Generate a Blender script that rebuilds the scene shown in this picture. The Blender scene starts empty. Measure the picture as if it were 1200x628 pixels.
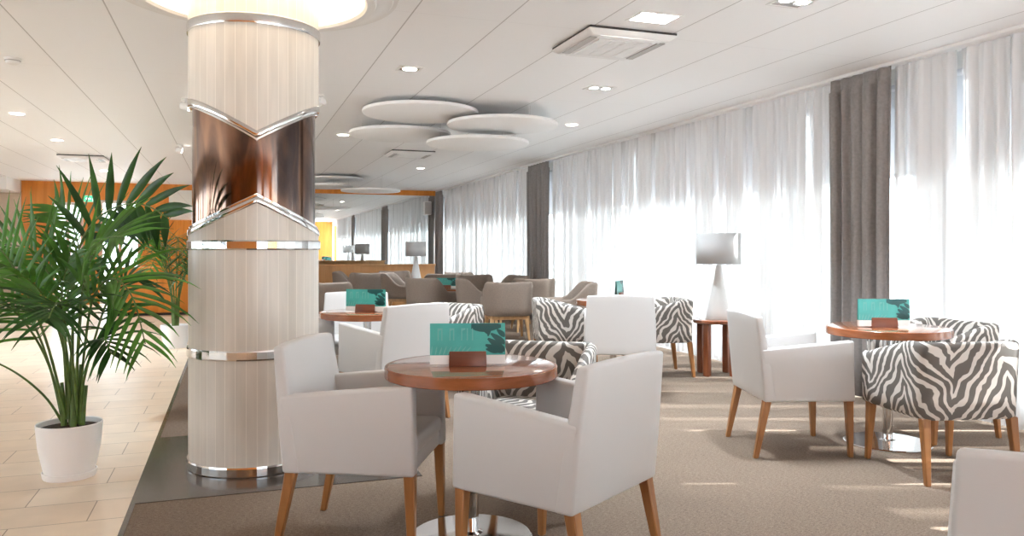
import bpy, bmesh, math, random
from mathutils import Vector, Matrix
PI = math.pi
R = math.radians
C = bpy.context.scene.collection
HC = 2.73            # ceiling height
XW = 5.0             # curtain plane

# ------------------------------------------------------------------ materials
def newmat(name):
    m = bpy.data.materials.new(name); m.use_nodes = True
    nt = m.node_tree
    return m, nt, nt.nodes['Principled BSDF'], nt.nodes['Material Output']

def pmat(name, col, rough=.5, metal=0., spec=.5, noise=0., nscale=30., bump=0., bscale=200., coat=0., trans=0.):
    m, nt, b, out = newmat(name)
    b.inputs['Roughness'].default_value = rough
    b.inputs['Metallic'].default_value = metal
    b.inputs['Specular IOR Level'].default_value = spec
    b.inputs['Coat Weight'].default_value = coat
    b.inputs['Coat Roughness'].default_value = .05
    b.inputs['Base Color'].default_value = (*col, 1)
    tc = nt.nodes.new('ShaderNodeTexCoord')
    if noise:
        n = nt.nodes.new('ShaderNodeTexNoise'); n.inputs['Scale'].default_value = nscale; n.inputs['Detail'].default_value = 4
        nt.links.new(tc.outputs['Object'], n.inputs['Vector'])
        r = nt.nodes.new('ShaderNodeValToRGB')
        r.color_ramp.elements[0].position = .3; r.color_ramp.elements[1].position = .7
        r.color_ramp.elements[0].color = (*[c*(1-noise) for c in col], 1)
        r.color_ramp.elements[1].color = (*[min(1, c*(1+noise)) for c in col], 1)
        nt.links.new(n.outputs['Fac'], r.inputs['Fac']); nt.links.new(r.outputs['Color'], b.inputs['Base Color'])
    if bump:
        n2 = nt.nodes.new('ShaderNodeTexNoise'); n2.inputs['Scale'].default_value = bscale; n2.inputs['Detail'].default_value = 2
        nt.links.new(tc.outputs['Object'], n2.inputs['Vector'])
        bp = nt.nodes.new('ShaderNodeBump'); bp.inputs['Strength'].default_value = bump; bp.inputs['Distance'].default_value = .004
        nt.links.new(n2.outputs['Fac'], bp.inputs['Height']); nt.links.new(bp.outputs['Normal'], b.inputs['Normal'])
    return m

def emat(name, col, s):
    m, nt, b, out = newmat(name)
    e = nt.nodes.new('ShaderNodeEmission'); e.inputs['Color'].default_value = (*col, 1); e.inputs['Strength'].default_value = s
    nt.links.new(e.outputs['Emission'], out.inputs['Surface'])
    return m

def woodmat(name, c1, c2, scale=(2, 30, 30), rough=.4, coat=0.):
    m, nt, b, out = newmat(name)
    tc = nt.nodes.new('ShaderNodeTexCoord'); mp = nt.nodes.new('ShaderNodeMapping')
    mp.inputs['Scale'].default_value = scale
    n = nt.nodes.new('ShaderNodeTexNoise'); n.inputs['Scale'].default_value = 1.; n.inputs['Detail'].default_value = 6; n.inputs['Distortion'].default_value = .6
    r = nt.nodes.new('ShaderNodeValToRGB')
    r.color_ramp.elements[0].position = .32; r.color_ramp.elements[1].position = .68
    r.color_ramp.elements[0].color = (*c1, 1); r.color_ramp.elements[1].color = (*c2, 1)
    nt.links.new(tc.outputs['Object'], mp.inputs['Vector']); nt.links.new(mp.outputs['Vector'], n.inputs['Vector'])
    nt.links.new(n.outputs['Fac'], r.inputs['Fac']); nt.links.new(r.outputs['Color'], b.inputs['Base Color'])
    b.inputs['Roughness'].default_value = rough
    b.inputs['Coat Weight'].default_value = coat; b.inputs['Coat Roughness'].default_value = .04
    return m

def clothmat(name, col, transp, transl, yscale=0.):
    """thin woven cloth: partly see-through, partly scattering light through"""
    m, nt, b, out = newmat(name)
    nt.nodes.remove(b)
    d = nt.nodes.new('ShaderNodeBsdfDiffuse'); d.inputs['Color'].default_value = (*col, 1)
    t = nt.nodes.new('ShaderNodeBsdfTranslucent'); t.inputs['Color'].default_value = (*col, 1)
    tr = nt.nodes.new('ShaderNodeBsdfTransparent')
    m1 = nt.nodes.new('ShaderNodeMixShader'); m1.inputs[0].default_value = transl
    nt.links.new(d.outputs[0], m1.inputs[1]); nt.links.new(t.outputs[0], m1.inputs[2])
    m2 = nt.nodes.new('ShaderNodeMixShader'); m2.inputs[0].default_value = transp
    nt.links.new(m1.outputs[0], m2.inputs[1]); nt.links.new(tr.outputs[0], m2.inputs[2])
    nt.links.new(m2.outputs[0], out.inputs['Surface'])
    if yscale:      # gathered cloth: the weave lies denser in some folds than in others
        tc = nt.nodes.new('ShaderNodeTexCoord'); mp = nt.nodes.new('ShaderNodeMapping'); mp.inputs['Scale'].default_value = (0, yscale, 0)
        n = nt.nodes.new('ShaderNodeTexNoise'); n.inputs['Scale'].default_value = 1; n.inputs['Detail'].default_value = 4; n.inputs['Roughness'].default_value = .68
        mr = nt.nodes.new('ShaderNodeMapRange'); mr.inputs['From Min'].default_value = .49; mr.inputs['From Max'].default_value = .68
        mr.inputs['To Min'].default_value = transp*.04; mr.inputs['To Max'].default_value = min(.95, transp*2.)
        nt.links.new(tc.outputs['Object'], mp.inputs['Vector']); nt.links.new(mp.outputs[0], n.inputs['Vector'])
        nt.links.new(n.outputs['Fac'], mr.inputs['Value']); nt.links.new(mr.outputs[0], m2.inputs[0])
    return m

M = {}
M['leather'] = pmat('white_leatherette', (.575, .55, .535), .42, spec=.4, bump=.06, bscale=350)
M['legwood'] = woodmat('chair_leg_wood', (.24, .095, .028), (.38, .165, .052), (25, 25, 3), .38)
M['oak'] = woodmat('light_oak', (.42, .23, .10), (.58, .34, .16), (25, 25, 3), .42)
M['cherry_top'] = woodmat('cherry_tabletop', (.26, .085, .035), (.36, .13, .055), (3, 30, 30), .11, coat=.7)
M['cherry_edge'] = woodmat('cherry_edge', (.22, .06, .016), (.33, .10, .03), (6, 6, 30), .25, coat=.3)
M['mahogany'] = woodmat('mahogany', (.16, .045, .018), (.26, .08, .03), (25, 25, 3), .3, coat=.2)
M['holder'] = woodmat('holder_wood', (.13, .035, .017), (.20, .06, .028), (4, 30, 30), .35)
M['chrome'] = pmat('chrome', (.66, .65, .64), .10, 1.)
M['steel'] = pmat('brushed_steel', (.72, .71, .70), .17, 1.)
M['taupe'] = pmat('taupe_fabric', (.24, .185, .148), .75, noise=.08, nscale=60, bump=.1)
M['drape'] = pmat('grey_brown_drape', (.29, .265, .255), .9, noise=.1, nscale=40, bump=.1)
M['sheer'] = clothmat('sheer_voile', (.76, .755, .76), .20, .04, 3.6)
M['blind'] = clothmat('blind_cloth', (.76, .77, .80), .04, .14)
M['lampshade'] = clothmat('lampshade_linen', (.50, .49, .485), .0, .06)
M['white_ceramic'] = pmat('white_ceramic', (.60, .585, .57), .3)
M['white_plastic'] = pmat('white_plastic', (.82, .81, .80), .4)
M['grey_plastic'] = pmat('grey_plastic', (.45, .43, .42), .5)
M['dark_gap'] = pmat('dark_recess', (.05, .045, .045), .7)
M['disc'] = pmat('acoustic_felt', (.88, .87, .86), .85, bump=.05)
M['soil'] = pmat('potting_soil', (.035, .022, .015), .95, noise=.5, nscale=80, bump=1., bscale=90)
M['orange'] = woodmat('orange_veneer', (.62, .20, .018), (.76, .28, .035), (9, 9, .8), .42)
M['veneer'] = woodmat('pale_orange_veneer', (.56, .27, .10), (.68, .36, .15), (9, 9, .8), .42)
M['beige_wall'] = pmat('beige_plaster', (.62, .50, .38), .8, noise=.04)
M['plaster'] = pmat('white_plaster', (.82, .80, .78), .75)
M['mirror'] = pmat('mirror_glass', (.86, .89, .89), .015, 1.)
M['pot'] = pmat('white_pot', (.93, .91, .90), .35)
M['stem'] = pmat('palm_stem', (.10, .17, .035), .5, noise=.3, nscale=20)
M['black'] = pmat('black_laminate', (.012, .011, .011), .35)
M['white_frame'] = pmat('white_window_frame', (.8, .8, .8), .4)
M['moulding'] = pmat('cove_moulding', (.84, .82, .80), .6)
M['glow'] = emat('lamp_glow', (1., .93, .84), 9.)
M['glow_cool'] = emat('lamp_glow_cool', (1., .96, .90), 8.)
M['cove_glow'] = emat('cove_diffuser_glow', (1., .84, .62), 1.9)
M['green_sign'] = emat('green_sign_face', (.06, .42, .18), .8)
M['white_sign'] = emat('white_sign_mark', (.9, 1., .92), 1.2)
M['card_white'] = pmat('card_white', (.85, .85, .83), .45)
M['card_teal'] = pmat('card_teal', (.06, .40, .365), .4, noise=.16, nscale=9)
M['card_dark'] = pmat('card_dark_leaf', (.006, .085, .085), .4)
M['card_pale'] = pmat('card_pale_print', (.13, .44, .41), .4)

def leafmat(name, c):
    m, nt, b, out = newmat(name)
    tc = nt.nodes.new('ShaderNodeTexCoord'); n = nt.nodes.new('ShaderNodeTexNoise'); n.inputs['Scale'].default_value = 7
    r = nt.nodes.new('ShaderNodeValToRGB')
    r.color_ramp.elements[0].position = .35; r.color_ramp.elements[1].position = .7
    r.color_ramp.elements[0].color = (*[x*.6 for x in c], 1); r.color_ramp.elements[1].color = (*[x*1.5 for x in c], 1)
    nt.links.new(tc.outputs['Object'], n.inputs['Vector']); nt.links.new(n.outputs['Fac'], r.inputs['Fac'])
    nt.links.new(r.outputs['Color'], b.inputs['Base Color'])
    b.inputs['Roughness'].default_value = .38
    t = nt.nodes.new('ShaderNodeBsdfTranslucent'); nt.links.new(r.outputs['Color'], t.inputs['Color'])
    mx = nt.nodes.new('ShaderNodeMixShader'); mx.inputs[0].default_value = .3
    nt.links.new(b.outputs[0], mx.inputs[1]); nt.links.new(t.outputs[0], mx.inputs[2]); nt.links.new(mx.outputs[0], out.inputs['Surface'])
    return m
M['leaf'] = leafmat('palm_leaf', (.075, .215, .028))
M['leaf_dark'] = leafmat('palm_leaf_dark', (.028, .095, .018))

def zebramat(name, dark, light):
    m, nt, b, out = newmat(name)
    N = nt.nodes.new; K = nt.links.new
    uv = N('ShaderNodeUVMap'); uv.uv_map = 'UVMap'
    n = N('ShaderNodeTexNoise'); n.inputs['Scale'].default_value = 4.2; n.inputs['Detail'].default_value = 1.5
    K(uv.outputs[0], n.inputs['Vector'])
    sub = N('ShaderNodeVectorMath'); sub.operation = 'SUBTRACT'; sub.inputs[1].default_value = (.5, .5, .5); K(n.outputs['Color'], sub.inputs[0])
    scl = N('ShaderNodeVectorMath'); scl.operation = 'SCALE'; scl.inputs['Scale'].default_value = .20; K(sub.outputs[0], scl.inputs[0])
    add = N('ShaderNodeVectorMath'); add.operation = 'ADD'; K(uv.outputs[0], add.inputs[0]); K(scl.outputs[0], add.inputs[1])
    sx = N('ShaderNodeSeparateXYZ'); K(add.outputs[0], sx.inputs[0])
    pp = N('ShaderNodeMath'); pp.operation = 'PINGPONG'; pp.inputs[1].default_value = .31; K(sx.outputs['X'], pp.inputs[0])
    cb = N('ShaderNodeCombineXYZ'); K(pp.outputs[0], cb.inputs['X']); K(sx.outputs['Y'], cb.inputs['Y'])
    mp = N('ShaderNodeMapping'); mp.inputs['Rotation'].default_value = (0, 0, R(-34)); K(cb.outputs[0], mp.inputs['Vector'])
    w = N('ShaderNodeTexWave'); w.wave_type = 'BANDS'; w.bands_direction = 'X'
    w.inputs['Scale'].default_value = 6.0; w.inputs['Distortion'].default_value = 3.4; w.inputs['Detail'].default_value = 2.
    w.inputs['Detail Scale'].default_value = 1.6; w.inputs['Detail Roughness'].default_value = .55
    r = N('ShaderNodeValToRGB')
    r.color_ramp.elements[0].position = .59; r.color_ramp.elements[1].position = .68
    r.color_ramp.elements[0].color = (*dark, 1); r.color_ramp.elements[1].color = (*light, 1)
    K(mp.outputs[0], w.inputs['Vector']); K(w.outputs['Fac'], r.inputs['Fac']); K(r.outputs[0], b.inputs['Base Color'])
    b.inputs['Roughness'].default_value = .75
    return m
M['zebra'] = zebramat('zebra_fabric', (.135, .118, .105), (.66, .61, .56))

def glassmat():
    m, nt, b, out = newmat('window_glass'); nt.nodes.remove(b)
    g = nt.nodes.new('ShaderNodeBsdfGlossy'); g.inputs['Roughness'].default_value = .01
    t = nt.nodes.new('ShaderNodeBsdfTransparent'); t.inputs['Color'].default_value = (.96, .98, .97, 1)
    mx = nt.nodes.new('ShaderNodeMixShader'); mx.inputs[0].default_value = .07
    nt.links.new(t.outputs[0], mx.inputs[1]); nt.links.new(g.outputs[0], mx.inputs[2]); nt.links.new(mx.outputs[0], out.inputs['Surface'])
    return m
M['glass'] = glassmat()

def carpetmat():
    m, nt, b, out = newmat('tweed_carpet')
    tc = nt.nodes.new('ShaderNodeTexCoord')
    n = nt.nodes.new('ShaderNodeTexNoise'); n.inputs['Scale'].default_value = 170; n.inputs['Detail'].default_value = 3
    n2 = nt.nodes.new('ShaderNodeTexNoise'); n2.inputs['Scale'].default_value = 1.6; n2.inputs['Detail'].default_value = 3
    mp = nt.nodes.new('ShaderNodeMapping'); mp.inputs['Scale'].default_value = (50, 150, 1)
    n3 = nt.nodes.new('ShaderNodeTexNoise'); n3.inputs['Scale'].default_value = 1.; n3.inputs['Detail'].default_value = 2
    nt.links.new(tc.outputs['Object'], n.inputs['Vector']); nt.links.new(tc.outputs['Object'], n2.inputs['Vector'])
    nt.links.new(tc.outputs['Object'], mp.inputs['Vector']); nt.links.new(mp.outputs[0], n3.inputs['Vector'])
    r = nt.nodes.new('ShaderNodeValToRGB'); r.color_ramp.elements[0].position = .34; r.color_ramp.elements[1].position = .66
    r.color_ramp.elements[0].color = (.125, .086, .062, 1); r.color_ramp.elements[1].color = (.32, .243, .187, 1)
    a = nt.nodes.new('ShaderNodeMath'); a.operation = 'MULTIPLY_ADD'; a.inputs[1].default_value = .42
    nt.links.new(n3.outputs['Fac'], a.inputs[0])
    ml = nt.nodes.new('ShaderNodeMath'); ml.operation = 'MULTIPLY'; ml.inputs[1].default_value = .55
    nt.links.new(n.outputs['Fac'], ml.inputs[0]); nt.links.new(ml.outputs[0], a.inputs[2])
    nt.links.new(a.outputs[0], r.inputs['Fac'])
    mx = nt.nodes.new('ShaderNodeMix'); mx.data_type = 'RGBA'; mx.blend_type = 'MULTIPLY'; mx.inputs[0].default_value = .25
    nt.links.new(r.outputs[0], mx.inputs[6]); nt.links.new(n2.outputs['Fac'], mx.inputs[7]); nt.links.new(mx.outputs[2], b.inputs['Base Color'])
    b.inputs['Roughness'].default_value = .95; b.inputs['Specular IOR Level'].default_value = .1
    bp = nt.nodes.new('ShaderNodeBump'); bp.inputs['Strength'].default_value = .6; bp.inputs['Distance'].default_value = .006
    nt.links.new(n.outputs['Fac'], bp.inputs['Height']); nt.links.new(bp.outputs[0], b.inputs['Normal'])
    return m
M['carpet'] = carpetmat()

def tilemat():
    m, nt, b, out = newmat('polished_limestone_tiles')
    tc = nt.nodes.new('ShaderNodeTexCoord')
    br = nt.nodes.new('ShaderNodeTexBrick')
    br.inputs['Scale'].default_value = 1; br.inputs['Brick Width'].default_value = .62; br.inputs['Row Height'].default_value = .31
    br.inputs['Mortar Size'].default_value = .0028; br.inputs['Mortar Smooth'].default_value = .1
    br.inputs['Color1'].default_value = (.71, .555, .415, 1); br.inputs['Color2'].default_value = (.76, .62, .48, 1)
    br.inputs['Mortar'].default_value = (.30, .21, .14, 1)
    n = nt.nodes.new('ShaderNodeTexNoise'); n.inputs['Scale'].default_value = 5; n.inputs['Detail'].default_value = 5
    mr = nt.nodes.new('ShaderNodeMapRange'); mr.inputs['To Min'].default_value = .82; mr.inputs['To Max'].default_value = 1.12
    mx = nt.nodes.new('ShaderNodeVectorMath'); mx.operation = 'SCALE'
    nt.links.new(tc.outputs['Object'], br.inputs['Vector']); nt.links.new(tc.outputs['Object'], n.inputs['Vector'])
    nt.links.new(n.outputs['Fac'], mr.inputs['Value'])
    nt.links.new(br.outputs['Color'], mx.inputs[0]); nt.links.new(mr.outputs[0], mx.inputs['Scale'])
    nt.links.new(mx.outputs[0], b.inputs['Base Color'])
    b.inputs['Roughness'].default_value = .33; b.inputs['Specular IOR Level'].default_value = .25
    return m
M['tiles'] = tilemat()
M['granite'] = pmat('dark_brown_granite', (.062, .046, .037), .12, noise=.2, nscale=60)

def ceilmat():
    m, nt, b, out = newmat('white_ceiling_panels')
    tc = nt.nodes.new('ShaderNodeTexCoord'); sx = nt.nodes.new('ShaderNodeSeparateXYZ')
    nt.links.new(tc.outputs['Object'], sx.inputs[0])
    def groove(sock, off, per, wid):
        a = nt.nodes.new('ShaderNodeMath'); a.operation = 'ADD'; a.inputs[1].default_value = off; nt.links.new(sock, a.inputs[0])
        w = nt.nodes.new('ShaderNodeMath'); w.operation = 'FLOORED_MODULO'; w.inputs[1].default_value = per; nt.links.new(a.outputs[0], w.inputs[0])
        l = nt.nodes.new('ShaderNodeMath'); l.operation = 'LESS_THAN'; l.inputs[1].default_value = wid; nt.links.new(w.outputs[0], l.inputs[0])
        return l.outputs[0]
    g = groove(sx.outputs['X'], 100*.602-1.075, .602, .009)
    h = groove(sx.outputs['Y'], 100.7, 2.4, .005)
    hm = nt.nodes.new('ShaderNodeMath'); hm.operation = 'MULTIPLY'; hm.inputs[1].default_value = .25; nt.links.new(h, hm.inputs[0])
    mxm = nt.nodes.new('ShaderNodeMath'); mxm.operation = 'MAXIMUM'; nt.links.new(g, mxm.inputs[0]); nt.links.new(hm.outputs[0], mxm.inputs[1])
    mix = nt.nodes.new('ShaderNodeMix'); mix.data_type = 'RGBA'
    mix.inputs[6].default_value = (.93, .925, .925, 1); mix.inputs[7].default_value = (.56, .54, .53, 1)
    nt.links.new(mxm.outputs[0], mix.inputs[0]); nt.links.new(mix.outputs[2], b.inputs['Base Color'])
    b.inputs['Roughness'].default_value = .6
    return m
M['ceiling'] = ceilmat()

def pillarmat():
    """narrow slats of pale onyx with thin light joints, running up the pillar"""
    m, nt, b, out = newmat('pale_onyx_slats')
    uv = nt.nodes.new('ShaderNodeUVMap'); uv.uv_map = 'UVMap'
    sx = nt.nodes.new('ShaderNodeSeparateXYZ'); nt.links.new(uv.outputs[0], sx.inputs[0])
    fl = nt.nodes.new('ShaderNodeMath'); fl.operation = 'MULTIPLY'; fl.inputs[1].default_value = 40; nt.links.new(sx.outputs[0], fl.inputs[0])
    fr = nt.nodes.new('ShaderNodeMath'); fr.operation = 'FRACT'; nt.links.new(fl.outputs[0], fr.inputs[0])
    ls = nt.nodes.new('ShaderNodeMath'); ls.operation = 'LESS_THAN'; ls.inputs[1].default_value = .045; nt.links.new(fr.outputs[0], ls.inputs[0])
    fo = nt.nodes.new('ShaderNodeMath'); fo.operation = 'FLOOR'; nt.links.new(fl.outputs[0], fo.inputs[0])
    wn = nt.nodes.new('ShaderNodeTexWhiteNoise'); wn.noise_dimensions = '1D'; nt.links.new(fo.outputs[0], wn.inputs['W'])
    r = nt.nodes.new('ShaderNodeValToRGB')
    r.color_ramp.elements[0].color = (.66, .60, .53, 1); r.color_ramp.elements[1].color = (.72, .665, .60, 1)
    nt.links.new(wn.outputs['Value'], r.inputs['Fac'])
    mp = nt.nodes.new('ShaderNodeMapping'); mp.inputs['Scale'].default_value = (26, 1.2, 1); nt.links.new(uv.outputs[0], mp.inputs['Vector'])
    n = nt.nodes.new('ShaderNodeTexNoise'); n.inputs['Scale'].default_value = 2; n.inputs['Detail'].default_value = 4; nt.links.new(mp.outputs[0], n.inputs['Vector'])
    mr = nt.nodes.new('ShaderNodeMapRange'); mr.inputs['To Min'].default_value = .85; mr.inputs['To Max'].default_value = 1.15; nt.links.new(n.outputs['Fac'], mr.inputs['Value'])
    sc = nt.nodes.new('ShaderNodeVectorMath'); sc.operation = 'SCALE'; nt.links.new(r.outputs[0], sc.inputs[0]); nt.links.new(mr.outputs[0], sc.inputs['Scale'])
    mix = nt.nodes.new('ShaderNodeMix'); mix.data_type = 'RGBA'; nt.links.new(ls.outputs[0], mix.inputs[0])
    nt.links.new(sc.outputs[0], mix.inputs[6]); mix.inputs[7].default_value = (.88, .82, .74, 1)
    nt.links.new(mix.outputs[2], b.inputs['Base Color'])
    b.inputs['Roughness'].default_value = .33
    return m
M['onyx'] = pillarmat()

def bronzemat():
    m, nt, b, out = newmat('mottled_bronze_mirror')
    tc = nt.nodes.new('ShaderNodeTexCoord'); mp = nt.nodes.new('ShaderNodeMapping'); mp.inputs['Scale'].default_value = (6, 6, 1.6)
    n = nt.nodes.new('ShaderNodeTexNoise'); n.inputs['Scale'].default_value = 1.1; n.inputs['Detail'].default_value = 4; n.inputs['Distortion'].default_value = 1.2
    r = nt.nodes.new('ShaderNodeValToRGB')
    r.color_ramp.elements[0].position = .36; r.color_ramp.elements[1].position = .68
    r.color_ramp.elements[0].color = (.105, .08, .074, 1); r.color_ramp.elements[1].color = (.34, .20, .135, 1)
    nt.links.new(tc.outputs['Object'], mp.inputs['Vector']); nt.links.new(mp.outputs[0], n.inputs['Vector'])
    nt.links.new(n.outputs['Fac'], r.inputs['Fac']); nt.links.new(r.outputs[0], b.inputs['Base Color'])
    b.inputs['Metallic'].default_value = 1.; b.inputs['Roughness'].default_value = .09
    return m
M['bronze'] = bronzemat()

# ------------------------------------------------------------------ mesh helpers
class MB:
    def __init__(s):
        s.bm = bmesh.new(); s.uv = None
    def add(s, other):
        me = bpy.data.meshes.new('t'); other.to_mesh(me); other.free(); s.bm.from_mesh(me); bpy.data.meshes.remove(me)
    def hexa(s, lo, hi, bev=0., seg=2, mi=0):
        """lo / hi: four corners each, same winding"""
        b = bmesh.new()
        v = [b.verts.new(p) for p in list(lo)+list(hi)]
        for f in ((3, 2, 1, 0), (4, 5, 6, 7), (0, 1, 5, 4), (1, 2, 6, 5), (2, 3, 7, 6), (3, 0, 4, 7)):
            b.faces.new([v[i] for i in f]).material_index = mi
        if bev:
            bmesh.ops.bevel(b, geom=b.edges[:], offset=bev, segments=seg, affect='EDGES', profile=.5)
        bmesh.ops.recalc_face_normals(b, faces=b.faces[:])
        s.add(b); return s
    def box(s, x0, x1, y0, y1, z0, z1, bev=0., seg=2, mi=0):
        return s.hexa([(x0, y0, z0), (x1, y0, z0), (x1, y1, z0), (x0, y1, z0)],
                      [(x0, y0, z1), (x1, y0, z1), (x1, y1, z1), (x0, y1, z1)], bev, seg, mi)
    def bar(s, p0, p1, w0, w1, d0=None, d1=None, bev=.004, rz=0.):
        """tapered square bar from p0 (bottom) to p1 (top)"""
        d0 = d0 or w0; d1 = d1 or w1
        def q(p, w, d):
            o = []
            for a, b in ((-1, -1), (1, -1), (1, 1), (-1, 1)):
                x, y = a*w/2, b*d/2
                o.append((p[0]+x*math.cos(rz)-y*math.sin(rz), p[1]+x*math.sin(rz)+y*math.cos(rz), p[2]))
            return o
        return s.hexa(q(p0, w0, d0), q(p1, w1, d1), bev, 1)
    def lathe(s, prof, n=40, c=(0, 0), close=False):
        rings = []
        for r, z in prof:
            if r < 1e-6: rings.append([s.bm.verts.new((c[0], c[1], z))])
            else: rings.append([s.bm.verts.new((c[0]+r*math.cos(2*PI*i/n), c[1]+r*math.sin(2*PI*i/n), z)) for i in range(n)])
        pairs = list(zip(rings, rings[1:]))
        if close: pairs.append((rings[-1], rings[0]))
        for a, b in pairs:
            for i in range(n):
                j = (i+1) % n
                if len(a) == 1 and len(b) == 1: continue
                if len(a) == 1: s.bm.faces.new((a[0], b[j], b[i]))
                elif len(b) == 1: s.bm.faces.new((a[i], a[j], b[0]))
                else: s.bm.faces.new((a[i], a[j], b[j], b[i]))
        return s
    def tube(s, pts, rad, n=8):
        pts = [Vector(p) for p in pts]; rings = []
        for i, p in enumerate(pts):
            t = (pts[min(i+1, len(pts)-1)]-pts[max(i-1, 0)]).normalized()
            a = t.cross(Vector((0, 0, 1)));
            if a.length < 1e-3: a = t.cross(Vector((1, 0, 0)))
            a.normalize(); b = t.cross(a)
            r = rad[i] if isinstance(rad, (list, tuple)) else rad
            rings.append([s.bm.verts.new(p+a*r*math.cos(2*PI*k/n)+b*r*math.sin(2*PI*k/n)) for k in range(n)])
        for a, b in zip(rings, rings[1:]):
            for i in range(n): s.bm.faces.new((a[i], a[(i+1) % n], b[(i+1) % n], b[i]))
        s.bm.faces.new(rings[0][::-1]); s.bm.faces.new(rings[-1])
        return s
    def grid(s, rows, mi=0):
        vs = [[s.bm.verts.new(p) for p in r] for r in rows]
        for a, b in zip(vs, vs[1:]):
            for i in range(len(a)-1): s.bm.faces.new((a[i], a[i+1], b[i+1], b[i])).material_index = mi
        return vs
    def poly(s, pts, mi=0):
        f = s.bm.faces.new([s.bm.verts.new(p) for p in pts]); f.material_index = mi
        return s
    def build(s, name, mats, parent=None, smooth=True, ang=38, recalc=False):
        if recalc: bmesh.ops.recalc_face_normals(s.bm, faces=s.bm.faces[:])
        me = bpy.data.meshes.new(name); s.bm.to_mesh(me); s.bm.free()
        if not isinstance(mats, (list, tuple)): mats = [mats]
        for m in mats: me.materials.append(m)
        if smooth:
            for p in me.polygons: p.use_smooth = True
            me.set_sharp_from_angle(angle=R(ang))
        o = bpy.data.objects.new(name, me); C.objects.link(o)
        if parent: o.parent = parent
        return o

def tag(o, label=None, cat=None, group=None, kind=None):
    if label: o['label'] = label
    if cat: o['category'] = cat
    if group: o['group'] = group
    if kind: o['kind'] = kind
    return o
def thing(name, label, cat, loc=(0, 0, 0), rz=0., group=None):
    o = bpy.data.objects.new(name, None); C.objects.link(o); o.empty_display_size = .1
    o.location = loc; o.rotation_euler = (0, 0, rz)
    return tag(o, label, cat, group)
def struct(o):
    o['kind'] = 'structure'; return o
def dup(root, loc, rz, label, group=None):
    r = root.copy(); C.objects.link(r); r.location = loc; r.rotation_euler = (0, 0, rz)
    r['label'] = label
    if group: r['group'] = group
    for ch in list(root.children):
        c = ch.copy(); C.objects.link(c); c.parent = r
        for g in list(ch.children):
            d = g.copy(); C.objects.link(d); d.parent = c
    return r
def set_uv(o, fn):
    me = o.data; uv = me.uv_layers.new(name='UVMap')
    for p in me.polygons:
        for li in p.loop_indices:
            uv.data[li].uv = fn(me.vertices[me.loops[li].vertex_index].co, p)

# ------------------------------------------------------------------ room shell
YF = 19.75; YB = -4.2; XL = -9.0; XE = -.45
PX, PY, PR = .13, 4.83, .36           # the round pillar

struct(MB().box(XE, 5.4, YB, YF, -.1, 0).build('floor', M['carpet'], smooth=False))
struct(MB().box(XL, XE, YB, YF, -.1, 0).build('floor_marble', M['tiles'], smooth=False))
struct(MB().box(XE-.012, XE+.012, YB, YF, -.02, .003).build('trim_1', M['granite'], smooth=False))
gp = MB().box(XE+.012, .98, 4.216, 5.638, -.02, .004).build('floor_granite', M['granite'], smooth=False); struct(gp)

def ceiling():
    b = bmesh.new(); n = 96; r = .635
    circ = [b.verts.new((PX+r*math.cos(2*PI*i/n), PY+r*math.sin(2*PI*i/n), HC)) for i in range(n)]
    rect = [b.verts.new(p) for p in ((XL, YB, HC), (5.4, YB, HC), (5.4, YF, HC), (XL, YF, HC))]
    ed = [b.edges.new((circ[i], circ[(i+1) % n])) for i in range(n)]+[b.edges.new((rect[i], rect[(i+1) % 4])) for i in range(4)]
    bmesh.ops.triangle_fill(b, use_beauty=True, edges=ed)
    inside = [f for f in b.faces if (f.calc_center_median()-Vector((PX, PY, HC))).length < r*.9]
    if inside: bmesh.ops.delete(b, geom=inside, context='FACES')
    for f in b.faces:
        f.normal_update()
        if f.normal.z > 0: f.normal_flip()
    # slab edge and recess sides, then the top so that no daylight leaks in
    me = MB(); me.add(b)
    me.lathe([(r, HC), (r, HC+.24), (0, HC+.24)], 96, (PX, PY))
    o = me.build('ceiling', M['ceiling'], smooth=False); struct(o)
    struct(MB().box(XL, 5.4, YB, YF, HC+.25, HC+.32).build('ceiling_slab', M['plaster'], smooth=False))
ceiling()
# mouldings of the lit recess around the pillar
mo = MB().lathe([(.635, HC-.001), (.63, HC-.03), (.645, HC-.045), (.69, HC-.045), (.70, HC-.028), (.735, HC-.028), (.75, HC-.018), (.79, HC-.018), (.80, HC-.008), (.825, HC-.008), (.83, HC-.001)], 96, (PX, PY)).build('trim_2', M['moulding'])
struct(mo)
cl = thing('cove_light', 'round glowing cove light recessed in the ceiling around the slatted pillar', 'light', (PX, PY, HC))
MB().lathe([(.63, .17), (PR+.02, .17), (PR+.02, .20), (.63, .20)], 96, close=True).build('diffuser', M['cove_glow'], cl)

# far wall: orange veneer with glazed doors, a long mirror at the right
MX0, MX1, MZ0, MZ1 = -1.35, 4.93, .12, 2.60
fw = MB()
D1 = (-3.72, -3.10); D2 = (-2.78, -1.95); DZ1, DZ2 = 2.28, 2.34
Y0, Y1 = YF, YF+.15
fw.box(-4.3, D1[0], Y0, Y1, 0, HC); fw.box(D1[0], D1[1], Y0, Y1, DZ1, HC); fw.box(D1[1], D2[0], Y0, Y1, 0, HC)
fw.box(D2[0], D2[1], Y0, Y1, DZ2, HC); fw.box(D2[1], 5.4, Y0, Y1, 0, HC)
struct(fw.build('wall_far', M['orange'], smooth=False))
struct(MB().box(XL, -4.3, Y0-.02, Y1, 0, HC).build('wall_far_plaster', M['beige_wall'], smooth=False))
struct(MB().box(4.965, 5.4, Y0-.03, Y0, 0, HC).build('trim_5', M['plaster'], smooth=False))
struct(MB().box(XL, -4.32, 18.6, Y0-.02, 2.46, HC).build('trim_3', M['plaster'], smooth=False))
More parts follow.
